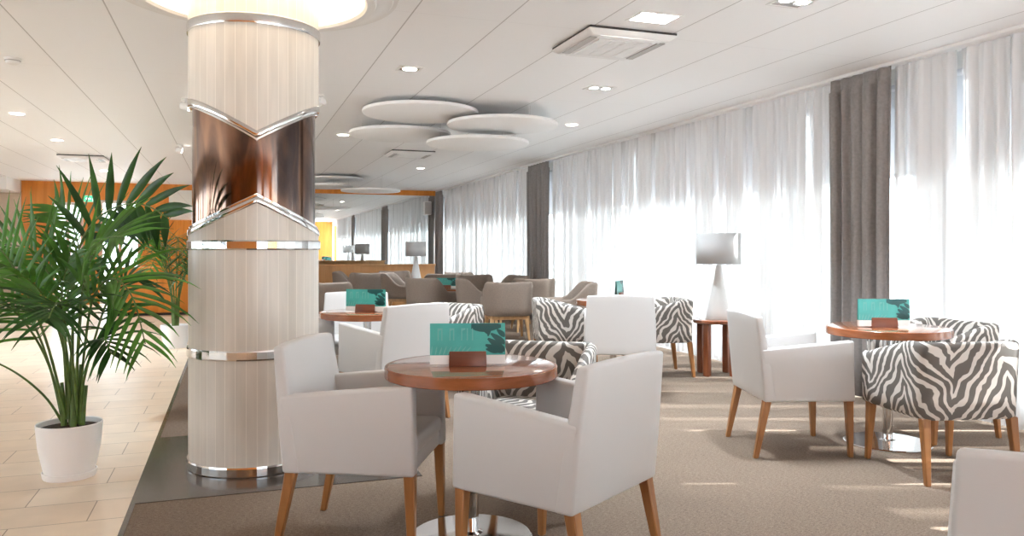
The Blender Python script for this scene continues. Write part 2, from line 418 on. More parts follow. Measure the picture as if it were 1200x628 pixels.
mr = MB().box(MX0, MX1, YF-.022, YF-.002, MZ0, MZ1).build('wall_mirror', M['mirror'], smooth=False)
tag(mr, 'long frameless wall mirror reflecting the curtains behind the orange partition', 'mirror')
for k, (d, dz) in enumerate(((D1, DZ1), (D2, DZ2))):
    f = MB()
    f.box(d[0], d[0]+.06, Y0+.03, Y0+.10, 0, dz); f.box(d[1]-.06, d[1], Y0+.03, Y0+.10, 0, dz)
    f.box(d[0]+.06, d[1]-.06, Y0+.03, Y0+.10, dz-.07, dz); f.box(d[0]+.06, d[1]-.06, Y0+.03, Y0+.10, 0, .12)
    xm = (d[0]+d[1])/2
    f.box(xm-.035, xm+.035, Y0+.03, Y0+.10, .12, dz-.07)
    dr = struct(f.build('door_%d' % (k+1), M['steel'], smooth=False))
    MB().box(d[0]+.05, d[1]-.05, Y0+.062, Y0+.068, .1, dz-.05).build('door_glass', M['glass'], dr, smooth=False)
    h = MB().bar((xm+.055, Y0+.0, .9), (xm+.055, Y0+.0, 1.3), .022, .022)
    h.box(xm+.046, xm+.064, Y0, Y0+.035, .93, .95); h.box(xm+.046, xm+.064, Y0, Y0+.035, 1.25, 1.27)
    h.build('door_handle', M['chrome'], dr)
ex = thing('exit_sign', 'small green illuminated exit sign on the orange wall above the palm', 'sign', (-2.93, YF-.001, 2.36))
MB().box(-.16, .16, -.05, 0, -.075, .075, .006).build('housing', M['white_plastic'], ex)
MB().box(-.15, .15, -.053, -.05, -.066, .066).build('sign_face', M['green_sign'], ex, smooth=False)
sg = MB()
sg.box(.02, .11, -.056, -.053, -.05, -.04); sg.box(.02, .03, -.056, -.053, -.04, .05); sg.box(.10, .11, -.056, -.053, -.04, .05); sg.box(.02, .11, -.056, -.053, .045, .053)
sg.poly([(-.12, -.056, 0), (-.07, -.056, -.04), (-.07, -.056, .04)]); sg.box(-.07, -.02, -.056, -.053, -.012, .012)
sg.build('pictogram', M['white_sign'], ex, smooth=False)

# left and rear sides of the lobby, with window openings (rear ones seen in the mirror)
lw = MB(); lw.box(XL-.2, XL, YB, YF, 0, .85); lw.box(XL-.2, XL, YB, YF, 2.2, HC)
for y0, y1 in ((YB, -1.5), (1.4, 1.7), (4.6, 4.9), (7.8, 8.1), (11.0, 12.0), (14.2, YF)): lw.box(XL-.2, XL, y0, y1, .85, 2.2)  # left openings are unseen, added and sized for the fill light they admit
struct(lw.build('wall_left', M['beige_wall'], smooth=False))
bw = MB()
WB = [(.6, 1.9), (2.6, 4.4)]
bw.box(XL, 5.4, YB-.2, YB, 0, .35); bw.box(XL, 5.4, YB-.2, YB, 2.25, HC)
xs = [XL]+[x for w in WB for x in w]+[5.4]
for i in range(0, len(xs), 2): bw.box(xs[i], xs[i+1], YB-.2, YB, .35, 2.25)
struct(bw.build('wall_back', M['orange'], smooth=False))

# window side: plinth, head and glazed bays behind the curtains
wr = MB(); wr.box(5.16, 5.32, YB, YF, 0, .09); wr.box(5.16, 5.32, YB, YF, 2.58, HC)
struct(wr.build('wall_right', M['plaster'], smooth=False))
struct(MB().box(4.93, 5.08, YB+.02, YF-.02, HC-.028, HC-.001, .003).build('trim_4', M['white_plastic']))
struct(MB().box(5.10, 5.155, YB, YF, .0, .11).build('baseboard_right', M['grey_plastic'], smooth=False))
wy = YB; k = 0; bays = []
while wy < YF-.5:
    y1 = min(wy+1.71, YF)
    k += 1; f = MB()
    f.box(5.18, 5.26, wy, wy+.06, .09, 2.58); f.box(5.18, 5.26, y1-.06, y1, .09, 2.58)
    f.box(5.18, 5.26, wy+.06, y1-.06, .09, .16); f.box(5.18, 5.26, wy+.06, y1-.06, 2.50, 2.58)
    w = struct(f.build('window_%d' % k, M['white_frame'], smooth=False))
    MB().box(5.215, 5.221, wy+.055, y1-.055, .155, 2.505).build('window_glass', M['glass'], w, smooth=False)
    bays.append((wy, y1)); wy = y1
BL = ['at the near right edge of the room', 'above the foreground zebra armchair', 'right of the tall grey drape', 'behind the tall grey drape', 'beside the table lamp', 'left of the table lamp', 'in the middle of the long sheer curtain', 'near the middle grey drape']
nb = 0
for i, (a, b) in enumerate(bays):
    if a < -1.5: continue
    m = MB(); m.box(5.118, 5.124, a+.05, b-.05, 1.845, 2.56); m.box(5.108, 5.134, a+.05, b-.05, 1.82, 1.85, .006); m.lathe([(0, a+.04), (.028, a+.04), (.028, b-.04), (0, b-.04)], 12)
    # turn the roller tube (the last 2*12+2 verts) so that it lies along the window
    vs = list(m.bm.verts)[-26:]
    for v in vs: v.co = Vector((5.125+v.co.x, v.co.z, 2.555+v.co.y))
    o = m.build('roller_blind', M['blind'])
    dist = 'bay %d' % i
    words_ = ['nearest the camera', 'second from the camera', 'third from the camera', 'fourth from the camera', 'fifth from the camera', 'sixth from the camera', 'seventh from the camera', 'eighth from the camera', 'fifth from the far mirror', 'fourth from the far mirror', 'third from the far mirror', 'second from the far mirror', 'nearest the far mirror']
    tag(o, 'half-lowered pale roller blind behind the sheer curtain, ' + words_[min(nb, 12)], 'blind', 'half-lowered roller blinds')
    nb += 1

# ------------------------------------------------------------------ curtains
def cloth(name, y0, y1, xc, amp, per, z0, z1, mat, seed, label, group, cat='curtain', header=False, pinch=.0, thick=0., lean=0.):
    rnd = random.Random(seed); n = int((y1-y0)/per*10)+1
    ph = [rnd.uniform(-.5, .5) for _ in range(64)]; am = [rnd.uniform(.55, 1.2) for _ in range(64)]
    zs = [z0, z0+.35, z0+.9, z0+1.5, z1-.35, z1-.11, z1-.10, z1] if header else [z0, z0+.5, z0+1.2, z0+1.9, z1-.12, z1]
    rows = []
    ym = (y0+y1)/2
    for zi, z in enumerate(zs):
        t = (z-z0)/(z1-z0); row = []
        for i in range(n+1):
            s = i/n; yy = y0+(y1-y0)*s
            ff = (yy-y0)/per; kk = int(ff); loc = ff-kk
            a = amp*((1-loc)*am[kk % 64]+loc*am[(kk+1) % 64])
            p = 2*PI*ff+((1-loc)*ph[kk % 64]+loc*ph[(kk+1) % 64])*1.6
            fade = (.35 if zi == len(zs)-1 else .5 if zi >= len(zs)-2 else 1.) if header else (.5 if zi == len(zs)-1 else 1)
            x = xc+a*fade*(math.sin(p)+.3*math.sin(2.3*p+1.+t*.8))
            dy = pinch*math.sin(PI*t)*(ym-yy)+.010*math.sin(p*1.0+t*2.)*(1-t)+lean*(1-t)*math.sin(5*s+seed)
            zz = z + (0.02*math.sin(ff*1.3+seed) if zi == 0 else 0)
            row.append((x, yy+dy, zz))
        rows.append(row)
    m = MB(); m.grid(rows)
    o = m.build(name, mat, ang=80)
    if thick:
        sm = o.modifiers.new('t', 'SOLIDIFY'); sm.thickness = thick
    return tag(o, label, cat, group)

ZT = HC-.03
G1 = 'long white sheer curtains along the window wall'
sh = [(-4.0, -1.2, 'white sheer curtain at the unseen near end of the window wall'),
      (-1.15, 1.9, 'white sheer curtain nearest the camera at the right end of the window wall'),
      (1.94, 2.62, 'white sheer curtain beside the white chair back in the corner'),
      (2.665, 3.09, 'white sheer curtain strip behind the zebra armchairs'),
      (3.14, 3.92, 'white sheer curtain at the right end of the zebra armchairs'),
      (3.945, 4.33, 'narrow white sheer curtain behind the zebra chair nearest the window'),
      (4.37, 4.93, 'white sheer curtain immediately right of the tall near drape'),
      (5.52, 6.30, 'white sheer curtain immediately left of the tall near drape'),
      (6.315, 7.9, 'white sheer curtain behind the white cone table lamp'),
      (7.93, 9.9, 'white sheer curtain left of the cone lamp, behind the zebra chairs'),
      (9.915, 12.10, 'white sheer curtain right of the middle grey drape'),
      (13.03, 15.915, 'white sheer curtain left of the middle grey drape'),
      (15.93, 19.10, 'white sheer curtain next to the far corner drape')]
for i, (a, b, l) in enumerate(sh):
    if b < -1: continue
    cloth('sheer_curtain', a, b, XW+.02, .022, .115, .035, ZT, M['sheer'], 11+i, l, G1)
G2 = 'heavy grey-brown drapes between the window bays'
for i, (a, b, l) in enumerate([(4.90, 5.55, 'heavy grey-brown pleated drape behind the right-hand round table, tallest in view'),
                               (12.07, 13.06, 'heavy grey-brown pleated drape in the middle of the window wall'),
                               (19.07, 19.70, 'heavy grey-brown pleated drape in the far corner by the mirror'),
                               ]):
    cloth('drape', a, b, XW-.06, .045, .135, .02, ZT-.005, M['drape'], 40+i, l, G2, header=True, pinch=.05, thick=.006)

# ------------------------------------------------------------------ pillar
pil = thing('pillar', 'round slatted pillar with chrome bands and a bronze mirrored waist', 'pillar', (PX, PY, 0))
def cylpart(name, zlo, zhi, mat, r=PR, n=128, nz=1, parent=pil):
    m = MB(); rows = []
    for j in range(nz+1):
        row = []
        for i in range(n+1):
            a = 2*PI*i/n; x, y = r*math.cos(a), r*math.sin(a)
            z0 = zlo(x, y) if callable(zlo) else zlo; z1 = zhi(x, y) if callable(zhi) else zhi
            row.append((x, y, z0+(z1-z0)*j/nz))
        rows.append(row)
    m.grid(rows)
    bmesh.ops.recalc_face_normals(m.bm, faces=m.bm.faces[:])
    o = m.build(name, mat, parent, ang=50)
    def f(co, p):
        a = (math.atan2(co.y, co.x) % (2*PI))/(2*PI)
        c = (math.atan2(p.center.y, p.center.x) % (2*PI))/(2*PI)
        if a < .02 and c > .9: a += 1
        if a > .98 and c < .1: a -= 1
        return (a, co.z)
    set_uv(o, f); return o
VT = lambda x, y: 1.862+.205*abs(x)/PR
VB = lambda x, y: 1.500-.175*abs(x)/PR
cylpart('slat_cladding', .0, VB, M['onyx'])
cylpart('slat_cladding', VT, HC+.20, M['onyx'])
cylpart('bronze_panel', lambda x, y: VB(x, y)+.02, lambda x, y: VT(x, y)-.02, M['bronze'], PR-.02)
def band(name, z0, z1, r=PR+.008, mat=None, n=44):
    m = MB(); rows = []
    for rr, e in ((PR-.025, 0), (r, 0), (r+.002, .15), (r+.002, .85), (r, 1), (PR-.025, 1)):
        row = []
        for i in range(n+1):
            a = 2*PI*i/n; x, y = math.cos(a), math.sin(a)
            a0 = z0(x*PR, y*PR) if callable(z0) else z0; a1 = z1(x*PR, y*PR) if callable(z1) else z1
            row.append((rr*x, rr*y, a0+(a1-a0)*e))
        rows.append(row)
    m.grid(rows); bmesh.ops.recalc_face_normals(m.bm, faces=m.bm.faces[:])
    return m.build(name, mat or M['chrome'], pil, ang=5 if n < 100 else 40)
band('base_band', .004, .062)
band('chrome_band', .635, .688); band('chrome_band', 1.232, 1.285)
band('top_band', 2.455, 2.51, mat=M['steel'], n=128)
band('chevron_trim', lambda x, y: VT(x, y)-.022, lambda x, y: VT(x, y)+.012, r=PR+.003, n=128)
band('chevron_trim', lambda x, y: VT(x, y)-.040, lambda x, y: VT(x, y)-.024, r=PR-.006, n=128)
band('chevron_trim', lambda x, y: VB(x, y)-.014, lambda x, y: VB(x, y)+.020, r=PR+.003, n=128)
band('chevron_trim', lambda x, y: VB(x, y)+.022, lambda x, y: VB(x, y)+.038, r=PR-.006, n=128)

# ------------------------------------------------------------------ white armchair
def make_white_chair(label):
    t = thing('white_armchair', label, 'chair', group='white upholstered armchairs')
    L = M['leather']
    for s in (-1, 1):
        a, b = (.232, .30) if s > 0 else (-.30, -.232)
        MB().hexa([(-.27, a, .335), (.262, a, .335), (.262, b, .335), (-.27, b, .335)],
                  [(-.30, a, .645), (.255, a, .695), (.255, b, .695), (-.30, b, .645)], .014, 3).build('armrest', L, t)
    MB().box(-.25, .245, -.235, .235, .337, .405, .012).build('seat_base', L, t)
    MB().box(-.22, .258, -.233, .233, .40, .475, .028, 3).build('seat', L, t)
    # back: leaning, slightly narrower and softly crowned at the top
    m = MB(); nz = 8; ny = 8; outer = []; inner = []
    for j in range(nz+1):
        v = j/nz; z = .335+.505*v; hw = .302-.020*max(0, (v-.4)/.6)
        xo = -.283-.048*v; xi = -.205-.080*v
        r0 = []; r1 = []
        for i in range(ny+1):
            u = -1+2*i/ny
            zz = z+(.010*(1-u*u)*v)
            bow = .014*(1-u*u)*v
            r0.append((xo-bow, hw*u, zz)); r1.append((xi-bow, hw*u, zz))
        outer.append(r0); inner.append(r1)
    b = bmesh.new()
    vo = [[b.verts.new(p) for p in r] for r in outer]; vi = [[b.verts.new(p) for p in r] for r in inner]
    for g in (vo, vi):
        for r0, r1 in zip(g, g[1:]):
            for i in range(ny): b.faces.new((r0[i], r0[i+1], r1[i+1], r1[i]))
    for j in range(nz):
        b.faces.new((vo[j][0], vi[j][0], vi[j+1][0], vo[j+1][0])); b.faces.new((vo[j][ny], vi[j][ny], vi[j+1][ny], vo[j+1][ny]))
    for i in range(ny):
        b.faces.new((vo[0][i], vo[0][i+1], vi[0][i+1], vi[0][i])); b.faces.new((vo[nz][i], vo[nz][i+1], vi[nz][i+1], vi[nz][i]))
    bmesh.ops.recalc_face_normals(b, faces=b.faces[:])
    sharp = [e for e in b.edges if len(e.link_faces) == 2 and e.link_faces[0].normal.angle(e.link_faces[1].normal) > .9]
    bmesh.ops.bevel(b, geom=sharp, offset=.013, segments=3, affect='EDGES', profile=.5)
    bmesh.ops.recalc_face_normals(b, faces=b.faces[:])
    m.add(b); m.build('backrest', L, t)
    for s in (-1, 1):
        MB().bar((.245, s*.268, 0), (.235, s*.263, .345), .028, .046).build('leg', M['legwood'], t)
        MB().bar((-.325, s*.268, 0), (-.255, s*.263, .345), .028, .046).build('leg', M['legwood'], t)
    return t

def zl(front, back):
    return lambda s: front+(back-front)*s

# ------------------------------------------------------------------ tub shell (zebra and taupe chairs)
def tub(w, d, rc, th, zb, ztop, flare, zin, name, mat, parent, uvoff=0., ang=60, front_r=None):
    """U-shaped upholstered shell open to +x; ztop(q): q = 0 at the arm fronts .. 1 at the middle of the back"""
    pts = []
    hw = w/2; xf = d/2; xb = -d/2; na = 7; nl = 10; nbk = 10
    for i in range(nl): pts.append(((xf+(xb+rc-xf)*i/nl, -hw), (0, -1)))
    for i in range(na+1):
        a = -PI/2-PI/2*i/na; pts.append(((xb+rc+rc*math.cos(a), -hw+rc+rc*math.sin(a)), (math.cos(a), math.sin(a))))
    for i in range(1, nbk): pts.append(((xb, -hw+rc+(w-2*rc)*i/nbk), (-1, 0)))
    for i in range(na+1):
        a = PI-PI/2*i/na; pts.append(((xb+rc+rc*math.cos(a), hw-rc+rc*math.sin(a)), (math.cos(a), math.sin(a))))
    for i in range(1, nl+1): pts.append(((xb+rc+(xf-xb-rc)*i/nl, hw), (0, 1)))
    L = [0.]
    for (p, _), (q, _) in zip(pts, pts[1:]): L.append(L[-1]+math.dist(p, q))
    T = L[-1]; b = bmesh.new(); uvl = b.loops.layers.uv.new('UVMap'); rings = []; uvs = []
    for ((x, y), (nx, ny)), l in zip(pts, L):
        q = 1-abs(2*l/T-1); zt = ztop(q); H = zt-zb
        fl = flare*(.35+.65*q)
        prof = [(-.02, zb), (0, zb+.015)]
        for k in (.25, .5, .75): prof.append((fl*k, zb+H*k))
        prof += [(fl, zt-.03), (fl-.006, zt-.010), (fl-th*.35, zt), (fl-th*.7, zt-.003), (fl-th, zt-.022)]
        zi = min(zin, zt-.05)
        for k in (.33, .66, 1): prof.append(((fl-th)*(1-k)-th*1.05*k, (zt-.022)*(1-k)+zi*k))
        ring = []; uu = []; s = 0; prev = None
        for off, z in prof:
            if prev: s += math.dist(prev, (off, z))
            prev = (off, z)
            ring.append(b.verts.new((x+nx*off, y+ny*off, z))); uu.append((l+uvoff, s))
        rings.append(ring); uvs.append(uu)
    def face(vs, us):
        f = b.faces.new(vs)
        for lp, u in zip(f.loops, us): lp[uvl].uv = u
    for i in range(len(rings)-1):
        for j in range(len(rings[0])-1):
            face((rings[i][j], rings[i+1][j], rings[i+1][j+1], rings[i][j+1]), (uvs[i][j], uvs[i+1][j], uvs[i+1][j+1], uvs[i][j+1]))
    face(rings[0][::-1], uvs[0][::-1]); face(rings[-1], uvs[-1])
    bmesh.ops.recalc_face_normals(b, faces=b.faces[:])
    me = bpy.data.meshes.new(name); b.to_mesh(me); b.free(); me.materials.append(mat)
    for p in me.polygons: p.use_smooth = True
    me.set_sharp_from_angle(angle=R(ang))
    o = bpy.data.objects.new(name, me); C.objects.link(o); o.parent = parent
    return o

def make_zebra_chair(label):
    t = thing('zebra_armchair', label, 'chair', group='zebra-striped tub armchairs')
    tub(.565, .56, .07, .058, .335, lambda q: .635+.115*max(0, min(1, (q-.04)/.52))**.9, .022, .40, 'shell', M['zebra'], t)
    s = MB().box(-.24, .272, -.222, .222, .338, .41, .012).build('seat_base', M['zebra'], t)
    set_uv(s, lambda co, p: (co.y+1.3+co.x*.3, co.z+co.x))
    s = MB().box(-.215, .278, -.218, .218, .405, .47, .028, 3).build('seat', M['zebra'], t)
    set_uv(s, lambda co, p: (co.y+2.1, co.x+co.z))
    for sg_ in (-1, 1):
        MB().bar((.27, sg_*.258, 0), (.25, sg_*.248, .345), .028, .046).build('leg', M['legwood'], t)
        MB().bar((-.285, sg_*.258, 0), (-.245, sg_*.248, .345), .028, .046).build('leg', M['legwood'], t)
    return t

def make_taupe_chair(label):
    t = thing('taupe_armchair', label, 'chair', group='taupe tub armchairs in the far lounge')
    def zt(q):
        k = max(0, min(1, (q-.26)/.36)); k = k*k*(3-2*k)
        return .575+.215*k+.012*math.sin(PI*min(1, q))
    tub(.64, .60, .20, .06, .335, zt, .03, .42, 'shell', M['taupe'], t)
    MB().box(-.24, .27, -.245, .245, .345, .40, .015).build('seat_base', M['taupe'], t)
    MB().box(-.23, .29, -.24, .24, .40, .47, .03, 3).build('seat', M['taupe'], t)
    m = MB(); m.box(-.24, .26, -.255, .255, .285, .338, .01); m.build('wooden_apron', M['oak'], t)
    for sg_ in (-1, 1):
        MB().bar((.285, sg_*.265, 0), (.235, sg_*.235, .30), .026, .05).build('leg', M['oak'], t)
        MB().bar((-.275, sg_*.265, 0), (-.215, sg_*.235, .30), .026, .05).build('leg', M['oak'], t)
    return t

# ------------------------------------------------------------------ tables, cards
def make_table(label, r=.37, h=.74, gname='round cherry cafe tables'):
    t = thing('round_table', label, 'table', group=gname)
    MB().lathe([(0, h-.048), (r-.003, h-.048), (r, h-.045), (r, h-.003), (r-.003, h), (r-.012, h-.0005)], 72).build('table_edge', M['cherry_edge'], t, ang=30)
    MB().lathe([(r-.013, h-.001), (r-.016, h), (0, h)], 72).build('tabletop', M['cherry_top'], t, ang=60)
    MB().lathe([(.12, h-.049), (.12, h-.058), (.032, h-.062), (.032, .03), (.05, .022)], 32).build('column', M['chrome'], t, ang=40)
    MB().lathe([(.262, 0), (.262, .006), (.255, .011), (.20, .014), (.05, .022), (0, .022)], 72).build('base_plate', M['chrome'], t, ang=30)
    return t

def make_card(label):
    t = thing('menu_card', label, 'menu card', group='teal cards on the tables')
    hd = MB()
    hd.hexa([(-.08, -.035, 0), (.08, -.035, 0), (.08, .035, 0), (-.08, .035, 0)], [(-.078, -.022, .062), (.078, -.022, .062), (.078, .022, .062), (-.078, .022, .062)], .003)
    hd.build('holder', M['holder'], t)
    c = MB(); W, Hh, z0 = .16, .172, .008
    # two leaves of card standing back to back like a narrow tent
    for sd in (-1, 1):
        y0, y1 = sd*.014, sd*.004
        def P(x, z, e=0.): return (x*(1 if sd < 0 else -1), y0+(y1-y0)*(z-z0)/Hh+sd*e, z)
        zs = z0+.038
        c.poly([P(-W, z0), P(W, z0), P(W, zs), P(-W, zs)], 0)
        c.poly([P(-W, zs), P(W, zs), P(W, z0+Hh), P(-W, z0+Hh)], 1)
        def leaf(x0, z0_, x1, z1_, wd, mi, e):
            d = Vector((x1-x0, z1_-z0_)); nn = Vector((-d.y, d.x)).normalized(); a = []; b2 = []
            for k in range(9):
                u = k/8; ww = wd*math.sin(PI*(.08+.92*u)**.8)*.5
                p = Vector((x0, z0_))+d*u
                q = p+nn*ww; q2 = p-nn*ww
                cl_ = lambda v: (max(-W+.001, min(W-.001, v.x)), max(zs+.001, min(z0+Hh-.001, v.y)))
                a.append(P(*cl_(q), e)); b2.append(P(*cl_(q2), e))
            for k in range(8):
                vs = [a[k], a[k+1], b2[k+1], b2[k]]
                if len({tuple(round(x, 5) for x in v) for v in vs}) == 4: c.poly(vs, mi)
        top = z0+Hh
        leaf(.015, top-.012, .16, top-.012, .05, 2, .0006)
        leaf(.055, top-.008, .095, top-.055, .016, 2, .0008); leaf(.095, top-.02, .085, top-.06, .014, 2, .0010)
        for (x0, q0, x1, q1, wd) in ((.16, .055, .075, .115, .030), (.16, .085, .09, .135, .026), (.16, .115, .12, .15, .022), (.15, .05, .065, .085, .028), (.13, .05, .07, .065, .020)):
            leaf(x0, z0+q0, x1, z0+q1, wd, 2, .0007)
        for k in range(9):
            leaf(-.155+k*.017, zs, -.150+k*.021, zs+.045-.003*(k % 3), .006, 3, .0005)
        # the pale, faded lettering across the card
        for k, x in enumerate((-.128, -.112, -.078, -.062, -.028, -.004, .018)):
            wd = .005
            c.poly([P(x, z0+.10, .0006), P(x+wd, z0+.10, .0006), P(x+wd, z0+.152, .0006), P(x, z0+.152, .0006)], 3)
            if k in (0, 2, 4): c.poly([P(x+wd, z0+.140, .0006), P(x+.018, z0+.146, .0006), P(x+.018, z0+.152, .0006), P(x+wd, z0+.152, .0006)], 3)
    c.build('card', [M['card_white'], M['card_teal'], M['card_dark'], M['card_pale']], t, smooth=False, recalc=False)
    return t

T1 = (.974, 3.26); T2 = (1.02, 6.31); T3 = (3.54, 6.98); T4 = (3.949, 3.947)
ta = make_table('round cherry table in the foreground between three chairs'); ta.location = (*T1, 0)
dup(ta, (*T2, 0), .4, 'round cherry table second back, behind the white chair backs near the pillar')
dup(ta, (*T3, 0), .9, 'round cherry table mostly hidden behind the square white chair back, between two zebra chairs')
dup(ta, (*T4, 0), 1.7, 'round cherry table at the right in front of the tall drape')
ca = make_card('teal card in a dark wood block on the foreground table'); ca.location = (.95, 3.235, .7402); ca.rotation_euler.z = R(-19+4)
dup(ca, (1.00, 6.25, .7402), R(-28), 'teal card in a wood block on the second table near the pillar')
dup(ca, (3.90, 3.93, .7402), R(-22), 'teal card in a wood block on the right-hand table before the drape')
dup(ca, (3.68, 7.12, .7402), R(50), 'narrow edge-on card above the square white chair back')

wa = make_white_chair('white armchair at the left of the foreground table, beside the pillar'); wa.location = (.58, 3.437, 0); wa.rotation_euler.z = R(-27)
dup(wa, (1.175, 2.825, 0), R(123), 'white armchair in the foreground seen from behind, right of the front table')
dup(wa, (3.315, 4.075, 0), R(-17.6), 'white armchair in side view left of the right-hand table')
dup(wa, (1.12, 5.80, 0), R(115), 'white armchair seen from behind at the second table, above the foreground card')
dup(wa, (3.23, 6.27, 0), R(66), 'white armchair with square back to us between the two far zebra chairs')
dup(wa, (.45, 6.40, 0), R(-22), 'white armchair close behind the pillar, left of the second table')
dup(wa, (1.03, 7.00, 0), R(-100), 'white armchair facing us across the second table, behind its teal card')
dup(wa, (1.778, 1.166, 0), R(40), 'white armchair cut off in the bottom right corner')

za = make_zebra_chair('zebra-striped tub armchair in full view at the right, back turned to us'); za.location = (3.735, 3.37, 0); za.rotation_euler.z = R(77)
dup(za, (4.45, 4.06, 0), R(180), 'zebra-striped tub armchair nearest the window at the right-hand table')
dup(za, (1.40, 3.66, 0), R(236), 'zebra-striped tub armchair behind the foreground table')
dup(za, (1.72, 6.72, 0), R(213), 'zebra-striped tub armchair peeking out behind the second table white chair')
dup(za, (3.08, 7.13, 0), R(-14), 'zebra-striped tub armchair left of the square white chair back')
dup(za, (3.98, 6.90, 0), R(168), 'zebra-striped tub armchair right of the square white chair back, near the lamp')

tp = None
for (x, y, a, l) in [
    (3.57, 10.25, 80, 'taupe tub armchair nearest us in the far lounge, back turned, pale wooden legs in view'),
    (3.50, 11.40, -12, 'taupe tub armchair in side view just left of the nearest taupe chair'),
    (4.10, 13.45, 60, 'taupe tub armchair with dark back behind the side-view chair, near the far sheer curtain'),
    (4.35, 12.45, 190, 'pale-lit taupe tub armchair just above the nearest taupe chair back'),
    (4.32, 11.25, 80, 'taupe tub armchair in front of the middle grey drape'),
    (4.28, 9.65, 165, 'taupe tub armchair turned left toward the lounge, beside the sheer curtain'),
    (2.92, 12.05, 35, 'large taupe tub armchair above the foreground white chair back'),
    (3.56, 14.0, 100, 'pale-lit taupe tub armchair behind the large one, right of the far lamp'),
    (2.93, 14.42, -25, 'taupe tub armchair facing right with pale legs, before the orange partition'),
    (2.42, 15.08, 88, 'taupe tub armchair with its back to us before the orange partition'),
    (3.10, 15.60, -90, 'taupe tub armchair deepest in the lounge, under the far lamp'),
    (2.20, 15.75, -12, 'taupe tub armchair facing right at the left end of the lounge'),
    (1.25, 10.95, 75, 'dark taupe tub armchair half hidden by the pillar edge'),
    (4.25, 14.75, 40, 'small distant taupe tub armchair by the far sheer curtain')]:
    if tp is None:
        tp = make_taupe_chair(l); tp.location = (x, y, 0); tp.rotation_euler.z = R(a)
    else: dup(tp, (x, y, 0), R(a), l)
lt = make_table('low dark round table among the taupe lounge chairs', .34, .58, 'low lounge tables'); lt.location = (3.42, 12.75, 0)
dup(ca, (3.36, 12.7, .5802), R(-20), 'small distant teal card on the low lounge table')

# ------------------------------------------------------------------ side tables and lamps
def make_side_table(label):
    t = thing('side_table', label, 'side table', group='round lamp side tables')
    MB().lathe([(0, .510), (.225, .510), (.244, .518), (.244, .540), (.236, .545), (.225, .5455)], 56).build('table_edge', M['mahogany'], t, ang=30)
    MB().lathe([(.226, .545), (.22, .5465), (0, .5465)], 56).build('tabletop', M['cherry_top'], t, ang=60)
    for k in range(4):
        a = PI/4+k*PI/2; x, y = .18*math.cos(a), .18*math.sin(a)
        MB().bar((x, y, 0), (x, y, .517), .062, .062, bev=.008, rz=a).build('leg', M['mahogany'], t)
    return t
def make_lamp(label):
    t = thing('table_lamp', label, 'lamp', group='white cone table lamps')
    MB().lathe([(0, 0), (.118, 0), (.122, .008), (.108, .10), (.074, .27), (.045, .42), (.032, .50), (.028, .535), (0, .54)], 48).build('lamp_base', M['white_ceramic'], t, ang=60)
    MB().lathe([(.012, .53), (.012, .60), (.02, .605), (.02, .66), (0, .665)], 16).build('bulb_socket', M['chrome'], t)
    sh_ = MB().lathe([(.212, .545), (.212, .845)], 56).build('lamp_shade', M['lampshade'], t)
    mo_ = sh_.modifiers.new('t', 'SOLIDIFY'); mo_.thickness = .004
    r_ = MB()
    for k in range(3):
        a = 2*PI*k/3; r_.tube([(.015*math.cos(a), .015*math.sin(a), .60), (.210*math.cos(a), .210*math.sin(a), .60)], .003, 6)
    r_.build('shade_ring', M['chrome'], sh_)
    return t
st = make_side_table('round mahogany side table under the white cone lamp, by the sheer curtain'); st.location = (4.52, 6.67, 0); st.rotation_euler.z = R(-19.6)
la = make_lamp('white cone table lamp with grey drum shade near the middle of the window wall'); la.location = (4.535, 6.66, .5466)
dup(st, (3.62, 16.15, 0), .2, 'side table under the distant lamp, hidden behind lounge chairs')
dup(la, (3.62, 16.15, .5466), 0, 'small distant white table lamp in front of the orange partition')

# low veneered partition in front of the mirror
pt = thing('low_partition', 'low orange veneered partition behind the far lounge chairs', 'partition', (0, 16.75, 0))
MB().box(.6, 4.16, -.05, .05, .0, .885).build('panel', M['veneer'], pt, smooth=False)
MB().box(.58, 4.18, -.075, .075, .885, .915, .004).build('cap_rail', M['veneer'], pt)
bn = thing('wooden_bench', 'low orange veneered bench behind the small palm', 'bench', (0, 16.3, 0))
MB().box(-2.05, -.2, -.2, .2, .05, .86, .006).build('body', M['orange'], bn)
MB().box(-2.02, -.23, -.16, .18, 0, .05).build('plinth', M['black'], bn, smooth=False)
MB().box(-2.08, -.17, -.23, .23, .86, .90, .006).build('top', M['orange'], bn)
ds = thing('reception_desk', 'orange and black reception desk at the far left edge', 'desk', (-4.75, 16.9, 0))
d_ = MB(); d_.box(-1.2, .55, -.35, .35, .58, .76, .006); d_.box(.30, .55, -.35, .35, .0, .58, .006)
d_.build('body', M['orange'], ds)
MB().box(-1.2, .30, -.2, .33, .02, .58).build('knee_panel', M['black'], ds, smooth=False)
MB().box(-1.22, .57, -.37, .37, .76, .79, .004).build('desktop', M['black'], ds)
sw = thing('wall_switch', 'small white switch plate on the beige wall', 'switch', (-4.62, YF-.021, 1.12))
MB().box(-.11, .11, -.012, 0, -.09, .09, .003).build('plate', M['white_plastic'], sw)
MB().box(-.05, .05, -.02, -.012, -.045, .045, .003).build('rocker', M['white_plastic'], sw)
sp = thing('wall_speaker', 'small white speaker fixed high in the far corner by the drape', 'speaker', (4.70, YF-.023, 2.28))
MB().box(-.09, .09, -.16, -.02, -.17, .17, .012).build('cabinet', M['white_plastic'], sp)
MB().box(-.03, .03, -.03, 0, -.05, .05).build('bracket', M['grey_plastic'], sp, smooth=False)
MB().box(-.075, .075, -.164, -.16, -.15, .15, .003).build('grille', M['grey_plastic'], sp)

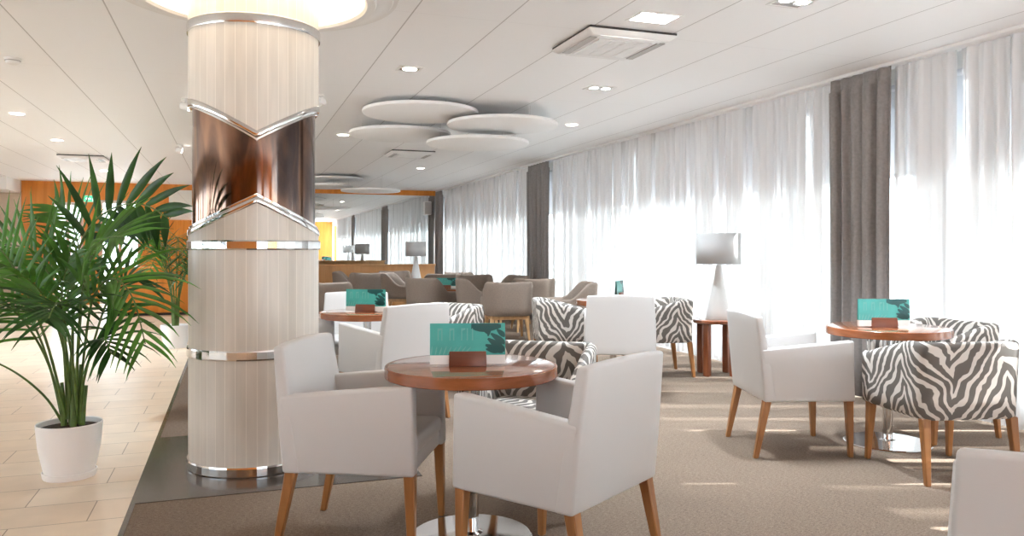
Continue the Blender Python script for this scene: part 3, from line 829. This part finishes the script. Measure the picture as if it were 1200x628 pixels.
# ------------------------------------------------------------------ ceiling fixtures
def disc(x, y, z, label, r=.60):
    t = thing('acoustic_disc', label, 'ceiling panel', (x, y, z), group='suspended round ceiling discs')
    MB().lathe([(0, 0), (r-.012, 0), (r, .010), (r, .034), (r-.006, .04), (0, .04)], 72).build('panel', M['disc'], t, ang=40)
    for k in range(3):
        a = 2*PI*k/3+.9
        MB().tube([(.44*math.cos(a), .44*math.sin(a), .038), (.44*math.cos(a), .44*math.sin(a), HC-z-.003)], .0025, 6).build('wire', M['steel'], t)
for a in [(1.859, 8.063, 2.64, 'large white ceiling disc, front left of the near cluster'), (2.766, 8.08, 2.56, 'large white ceiling disc at the right of the near cluster'),
          (1.896, 9.303, 2.585, 'large white ceiling disc at the left rear of the near cluster'), (2.723, 8.849, 2.455, 'lowest white ceiling disc at the right rear of the near cluster'),
          (1.968, 16.388, 2.645, 'distant ceiling disc close to the pillar, topmost of the far cluster'), (1.755, 16.464, 2.50, 'distant ceiling disc beside the pillar, middle of the far cluster'),
          (2.681, 16.134, 2.41, 'lowest distant ceiling disc over the mirror')]: disc(*a)

def make_ac(label):
    t = thing('ceiling_air_conditioner', label, 'air conditioner', group='ceiling cassette air conditioners')
    s = .345
    fa = MB().hexa([(-s+.05, -s+.05, -.05), (s-.05, -s+.05, -.05), (s-.05, s-.05, -.05), (-s+.05, s-.05, -.05)],
              [(-s, -s, -.018), (s, -s, -.018), (s, s, -.018), (-s, s, -.018)], .006).build('fascia', M['white_plastic'], t)
    MB().box(-s+.015, s-.015, -s+.015, s-.015, -.018, 0).build('frame_gap', M['dark_gap'], t, smooth=False)
    g = MB()
    for k in range(15):
        y = -.20+k*.4/14; g.box(-.205, .205, y-.007, y+.007, -.058, -.049)
    for k in range(5):
        x = -.20+k*.1; g.box(x-.006, x+.006, -.205, .205, -.060, -.049)
    g.build('grille', M['white_plastic'], fa, smooth=False)
    for k in range(4):
        c_, s_ = round(math.cos(k*PI/2)), round(math.sin(k*PI/2))
        def rot(p): return (p[0]*c_-p[1]*s_, p[0]*s_+p[1]*c_, p[2])
        lo = [rot(p) for p in ((.232, -.24, -.056), (.29, -.24, -.056), (.29, .24, -.056), (.232, .24, -.056))]
        hi = [rot(p) for p in ((.232, -.24, -.048), (.29, -.24, -.030), (.29, .24, -.030), (.232, .24, -.048))]
        MB().hexa(lo, hi, .002, 1).build('air_flap', M['grey_plastic' if k % 2 == 0 else 'white_plastic'], t)  # one opposite pair greyed: shading of the flaps put into their colour
    return t
ac = make_ac('square ceiling air conditioner nearest us, above the right-hand window bay'); ac.location = (2.58, 5.10, HC)
dup(ac, (2.60, 12.05, HC), 0, 'square ceiling air conditioner beyond the near disc cluster')
dup(ac, (-2.25, 14.38, HC), 0, 'square ceiling air conditioner above the big palm')

def make_downlight(label, r=.085):
    t = thing('downlight', label, 'ceiling light', group='round recessed downlights')
    MB().lathe([(r, -.002), (r-.004, -.007), (r-.014, -.008), (r-.018, -.002)], 32).build('trim_ring', M['white_plastic'], t)
    MB().lathe([(0, -.003), (r-.016, -.003), (r-.016, -.001), (0, -.001)], 32).build('diffuser', M['glow'], t)
    return t
dl = make_downlight('round glowing downlight at the left edge of the ceiling, nearest'); dl.location = (-2.222, 10.015, HC)
for (x, y, l) in [(-2.243, 12.257, 'round glowing downlight left of the palm, second one back'), (-2.28, 16.754, 'round glowing downlight just above the palm tips'),
                  (1.38, 10.45, 'round downlight peeking out left of the near disc cluster'), (3.85, 8.68, 'faint round downlight right of the near disc cluster'),
                  (3.29, 14.27, 'faint distant downlight beyond the far air conditioner')]:
    dup(dl, (x, y, HC), 0, l)

def make_square_light(label, w, d, glow, kind):
    t = thing('square_downlight', label, 'ceiling light', group='square recessed downlights')
    f = MB()
    f.box(-w, w, -d, -d+.02, -.006, -.001); f.box(-w, w, d-.02, d, -.006, -.001); f.box(-w, -w+.02, -d+.02, d-.02, -.006, -.001); f.box(w-.02, w, -d+.02, d-.02, -.006, -.001)
    f.build('frame', M['white_plastic'], t, smooth=False)
    if kind == 'panel':
        MB().box(-w+.02, w-.02, -d+.02, d-.02, -.004, -.001).build('diffuser', M[glow], t, smooth=False)
    else:
        MB().box(-w+.02, w-.02, -d+.02, d-.02, -.003, -.001).build('recess_plate', M['grey_plastic'], t, smooth=False)
        for k in ((-1, 1) if kind == 'twin' else (0,)):
            rr = .05 if kind == 'twin' else .07
            MB().lathe([(rr, -.004), (rr+.008, -.010), (rr-.006, -.011), (rr-.010, -.006)], 24, (k*.06, 0)).build('lamp_ring', M['chrome'], t)
            MB().lathe([(0, -.007), (rr-.008, -.007), (rr-.008, -.003), (0, -.003)], 24, (k*.06, 0)).build('lamp', M[glow], t)
    return t
for (x, y, w, d, g, k, l) in [(2.57, 4.49, .15, .11, 'glow_cool', 'panel', 'bright rectangular ceiling light next to the near air conditioner'),
                              (3.19, 3.90, .12, .12, 'glow', 'twin', 'square twin downlight at the top edge of the photo, right of centre'),
                              (1.388, 6.425, .10, .10, 'glow', 'single', 'square downlight between the pillar and the near air conditioner'),
                              (3.217, 6.616, .13, .10, 'glow_cool', 'twin', 'pale twin downlight below the near air conditioner')]:
    o = make_square_light(l, w, d, g, k); o.location = (x, y, HC)

def make_spot(label):
    t = thing('ceiling_spotlight', label, 'spotlight', group='small adjustable ceiling spotlights')
    MB().lathe([(0, 0), (.045, 0), (.045, -.012), (0, -.012)], 24).build('mount', M['white_plastic'], t)
    MB().tube([(0, 0, -.01), (0, 0, -.05)], .008, 8).build('arm', M['white_plastic'], t)
    m = MB(); m.tube([(-.05, 0, -.065), (.03, -.02, -.085)], [.036, .042], 16); lh = m.build('lamp_head', M['white_plastic'], t)
    MB().tube([(.029, -.02, -.0848), (.034, -.021, -.086)], .034, 16).build('lens', M['glow'], lh)
    return t
so = make_spot('small white ceiling spotlight just left of the pillar, nearer one'); so.location = (-.424, 8.485, HC)
dup(so, (-.70, 12.25, HC), .3, 'small white ceiling spotlight just left of the pillar, farther one')
dup(so, (.80, 7.82, HC), PI*.8, 'small white ceiling spotlight just right of the pillar')
sd = thing('smoke_detector', 'white round smoke detector on the ceiling at the left edge', 'smoke detector', (-1.609, 7.12, HC))
MB().lathe([(.06, 0), (.06, -.012), (.052, -.02), (.048, -.04), (.03, -.05), (0, -.052)], 32).build('housing', M['white_plastic'], sd)
MB().lathe([(.055, -.020), (.0555, -.024), (.050, -.027), (.049, -.024)], 32).build('vent_ring', M['grey_plastic'], sd)

# ------------------------------------------------------------------ palms
def bez(P, t):
    P = [Vector(p) for p in P]
    while len(P) > 1: P = [a.lerp(b, t) for a, b in zip(P, P[1:])]
    return P[0]
def crspline(P, t):
    P = [Vector(p) for p in P]; n = len(P)-1
    f = min(t*n, n-1e-6); i = int(f); u = f-i
    p0, p1, p2, p3 = P[max(i-1, 0)], P[i], P[i+1], P[min(i+2, n)]
    return .5*((2*p1)+(p2-p0)*u+(2*p0-5*p1+4*p2-p3)*u*u+(3*p1-p0-3*p2+p3)*u**3)
def frond(ctrl, nrm, parent, rnd, t0=.45, pairs=13, ln=.36, wd=.034, droop=.5, mat='leaf', rad=.007):
    m = MB(); N = 22
    pts = [crspline(ctrl, i/N) for i in range(N+1)]
    m.tube(pts, [rad*(1-.75*i/N)+.0012 for i in range(N+1)], 6)
    for f in m.bm.faces: f.material_index = 1
    nrm = Vector(nrm).normalized()
    for k in range(pairs):
        u = t0+(1-t0)*(k+.3)/pairs
        p = crspline(ctrl, u); tg = (crspline(ctrl, min(1, u+.02))-crspline(ctrl, u-.02)).normalized()
        side = nrm.cross(tg).normalized()
        pr = (k+.5)/pairs
        l0 = ln*(.55+.75*math.sin(PI*min(1, .18+.72*pr)))*(1-.25*pr)
        for s in (-1, 1):
            l = l0*rnd.uniform(.85, 1.12)
            fw_ = .45+.9*pr
            d = (side*s*1.0+tg*fw_+nrm*rnd.uniform(.0, .35)+Vector((rnd.uniform(-.08, .08), rnd.uniform(-.08, .08), rnd.uniform(-.05, .08)))).normalized()
            w = wd*rnd.uniform(.85, 1.15)
            cur = p.copy(); dd = d.copy(); L_ = []; Rr = []; Cc = []
            ns = 6
            wv = dd.cross(nrm);
            if wv.length < .1: wv = dd.cross(side)
            wv.normalize()
            for q in range(ns+1):
                v = q/ns
                ww = w*.5*max(.03, math.sin(PI*min(1, (.10+.90*v))**.75)) if v < 1 else .0008
                up = dd.cross(wv).normalized()
                L_.append(cur-wv*ww+up*ww*.35); Rr.append(cur+wv*ww+up*ww*.35); Cc.append(cur.copy())
                cur = cur+dd*(l/ns); dd = (dd+Vector((0, 0, -1))*droop*rnd.uniform(.08, .16)*(.4+v)).normalized()
            vs = [[m.bm.verts.new(x) for x in row] for row in (L_, Cc, Rr)]
            for a, b in ((0, 1), (1, 2)):
                for q in range(ns): m.bm.faces.new((vs[a][q], vs[b][q], vs[b][q+1], vs[a][q+1])).material_index = 0
    return m.build('frond', [M[mat], M['stem']], parent, ang=70)
def pot(t, r, h):
    po = MB().lathe([(0, .012), (r*.74, .012), (r*.76, .03), (r*.93, h*.55), (r*.985, h*.85), (r, h-.012), (r*1.005, h-.004), (r*.985, h), (r*.95, h-.004), (r*.93, h-.062)], 56).build('pot', M['pot'], t)
    MB().lathe([(0, 0), (r*.78, 0), (r*.80, .006), (r*.83, .034), (r*.80, .036), (r*.77, .014), (0, .012)], 56).build('saucer', M['pot'], po)
    MB().lathe([(0, h-.018), (r*.4, h-.02), (r*.94, h-.03)], 40).build('soil', M['soil'], po)

pa = thing('potted_palm', 'large kentia palm in a white pot at the left on the marble floor', 'plant', (-.83, 4.86, 0), R(-19.58))
pot(pa, .163, .295)
def q(u, v, y=0.): return ((u-80)*.00468, y, 1.236-(v-292)*.00468)
rn = random.Random(5)
FR = [
 # control points, frond face normal, settings
 ([q(84, 490), q(86, 390, -.02), q(94, 310, -.06), q(114, 268, -.10), q(150, 245, -.16), q(190, 243, -.24), q(224, 258, -.32)], (.1, -1, .15), dict(t0=.44, pairs=10, ln=.29, wd=.044, droop=.75, mat='leaf_dark')),
 ([q(78, 490), q(70, 400, .02), q(58, 335, .03), q(44, 312, .04), q(18, 290, .06), q(-20, 286, .08)], (-.2, -1, .4), dict(t0=.36, pairs=14, ln=.29, wd=.033, droop=.35)),
 ([q(90, 490), q(104, 400, -.05), q(122, 345, -.12), q(150, 325, -.18), q(178, 345, -.24), q(196, 395, -.28)], (.3, -.7, .8), dict(t0=.36, pairs=13, ln=.30, wd=.032, droop=1.1)),
 ([q(74, 492), q(60, 420, -.05), q(35, 365, -.12), q(5, 345, -.2), q(-30, 352, -.28)], (-.3, -.7, .9), dict(t0=.34, pairs=12, ln=.30, wd=.032, droop=1.0)),
 ([q(82, 488), q(84, 400, .06), q(80, 320, .12), q(66, 268, .16), q(40, 240, .20)], (-.3, -.8, .5), dict(t0=.40, pairs=12, ln=.28, wd=.032, droop=.5)),
 ([q(84, 492), q(86, 410, -.10), q(84, 350, -.24), q(74, 320, -.38), q(55, 325, -.50)], (-.1, -.5, 1), dict(t0=.36, pairs=12, ln=.29, wd=.034, droop=.9)),
 ([q(88, 490), q(102, 390, -.10), q(126, 322, -.24), q(158, 284, -.36), q(192, 278, -.46)], (.2, -.6, .9), dict(t0=.42, pairs=13, ln=.30, wd=.030, droop=.8)),
 ([q(72, 494), q(58, 462, -.05), q(34, 432, -.12), q(8, 412, -.2), q(-14, 404, -.26)], (-.2, -.3, 1), dict(t0=.62, pairs=7, ln=.24, wd=.034, droop=.6, mat='leaf_dark')),
 ([q(90, 492), q(98, 420, -.12), q(108, 370, -.28), q(118, 348, -.42), q(126, 362, -.56)], (.2, -.4, 1), dict(t0=.38, pairs=12, ln=.30, wd=.034, droop=1.1, mat='leaf_dark')),
 ([q(76, 490), q(68, 410, .12), q(52, 345, .28), q(30, 318, .42), q(2, 318, .52)], (-.2, -.4, 1), dict(t0=.38, pairs=12, ln=.28, wd=.030, droop=.9)),
 ([q(92, 494), q(104, 440, -.06), q(120, 404, -.10), q(138, 392, -.16), q(150, 408, -.2)], (.3, -.5, .9), dict(t0=.50, pairs=8, ln=.22, wd=.028, droop=1.2, mat='leaf_dark')),
 ([q(80, 490), q(80, 420, -.02), q(76, 370, -.04), q(80, 330, -.06), q(92, 300, -.10)], (0, -1, .3), dict(t0=.42, pairs=10, ln=.28, wd=.034, droop=.7)),
 ([q(86, 490), q(90, 420, .12), q(96, 360, .24), q(106, 328, .34), q(118, 328, .42)], (.1, -.7, .8), dict(t0=.4, pairs=11, ln=.30, wd=.032, droop=1.0, mat='leaf_dark')),

 ([q(76, 490), q(64, 400, -.08), q(46, 330, -.16), q(28, 290, -.22), q(2, 268, -.28)], (-.1, -1, .35), dict(t0=.42, pairs=12, ln=.27, wd=.032, droop=.35)),
 ([q(72, 492), q(52, 430, .04), q(28, 382, .08), q(2, 360, .12), q(-30, 372, .16)], (-.3, -.6, .9), dict(t0=.40, pairs=11, ln=.27, wd=.030, droop=1.0)),
]
for k_, (c_, n_, kw) in enumerate(FR):
    if k_: kw = dict(kw, wd=kw['wd']*.80, ln=kw['ln']*1.14, pairs=kw['pairs']+2, droop=kw['droop']*1.5)
    frond(c_, n_, pa, rn, **kw)
for (x, y, hh) in ((.0, .02, .30), (.03, -.02, .27), (-.03, .0, .24), (.02, .05, .33), (.055, .02, .22)):
    MB().tube([(x, y, .27), (x*1.15, y*1.1, .27+hh*.5), (x*1.4, y*1.3, .27+hh)], [.017, .014, .009], 8).build('stalk', M['stem'], pa)

pb = thing('potted_palm', 'smaller palm in a white pot behind the pillar', 'plant', (-.66, 10.75, 0), R(-19.58))
pot(pb, .175, .29)
rb = random.Random(9)
for k in range(13):
    a = 2*PI*k/13+rb.uniform(-.2, .2); rr = rb.uniform(.45, .72); zt_ = rb.uniform(1.15, 1.72); dr = rb.uniform(.1, .4)
    ca_, sa_ = math.cos(a), math.sin(a)
    ct = [(0.02*ca_, .02*sa_, .27), (.06*ca_, .06*sa_, .7), (rr*.35*ca_, rr*.35*sa_, zt_*.85), (rr*.7*ca_, rr*.7*sa_, zt_), (rr*1.1*ca_, rr*1.1*sa_, zt_-dr)]
    frond(ct, (ca_*.3, sa_*.3, 1), pb, rb, t0=.4, pairs=11, ln=.34, wd=.030, droop=.9, mat='leaf_dark' if k % 2 else 'leaf')
for k in range(4):
    MB().tube([(.03*math.cos(k*1.6), .03*math.sin(k*1.6), .26), (.05*math.cos(k*1.6), .05*math.sin(k*1.6), .62)], [.015, .008], 8).build('stalk', M['stem'], pb)

# ------------------------------------------------------------------ outside, light, camera
gr = MB().box(-60, 60, -40, 60, -.25, -.2).build('ground_outside', pmat('pale_paving', (.78, .78, .77), .9), smooth=False); struct(gr)

wd_ = bpy.data.worlds.new('World'); bpy.context.scene.world = wd_; wd_.use_nodes = True
bg = wd_.node_tree.nodes['Background']; bg.inputs['Color'].default_value = (.77, .90, 1., 1); bg.inputs['Strength'].default_value = 1.9

def light(name, kind, loc, energy, col=(1, 1, 1), **kw):
    l = bpy.data.lights.new(name, kind); l.energy = energy; l.color = col
    for k_, v_ in kw.items(): setattr(l, k_, v_)
    o = bpy.data.objects.new(name, l); C.objects.link(o); o.location = loc; return o
el = R(38); hx, hy_ = .942, -.335
sun = light('sun', 'SUN', (12, -2, 9), 8.5, (.97, .98, 1.), angle=R(.6))
sun.rotation_euler = Vector((hx*math.cos(el), hy_*math.cos(el), math.sin(el))).to_track_quat('Z', 'Y').to_euler()
# what the ceiling lamps throw into the room
for i, (x, y) in enumerate([(-2.222, 10.015), (-2.243, 12.257), (-2.28, 16.754), (1.38, 10.45), (3.85, 8.68), (3.29, 14.27), (2.57, 4.49), (3.19, 3.90), (1.388, 6.425), (3.217, 6.616)]):
    s_ = light('downlight_beam', 'SPOT', (x, y, HC-.03), 75., (.79, .91, 1.), spot_size=R(120), spot_blend=.8, shadow_soft_size=.08)

cam = bpy.data.cameras.new('camera'); co = bpy.data.objects.new('camera', cam); C.objects.link(co)
cam.sensor_width = 36; cam.lens = 925*36/1200; cam.shift_y = -22/1200; cam.clip_start = .05
co.location = (0, 0, 1.236); co.rotation_euler = (PI/2, 0, -math.atan(329/925))
sc = bpy.context.scene; sc.camera = co
sc.view_settings.view_transform = 'Standard'; sc.view_settings.look = 'None'; sc.view_settings.gamma = 1
sc.view_settings.use_curve_mapping = False; sc.view_settings.exposure = 2.08
sc.cycles.max_bounces = 12; sc.cycles.diffuse_bounces = 6; sc.cycles.transparent_max_bounces = 24; sc.cycles.transmission_bounces = 8
sc.cycles.use_denoising = True
sc.cycles.sample_clamp_indirect = 8
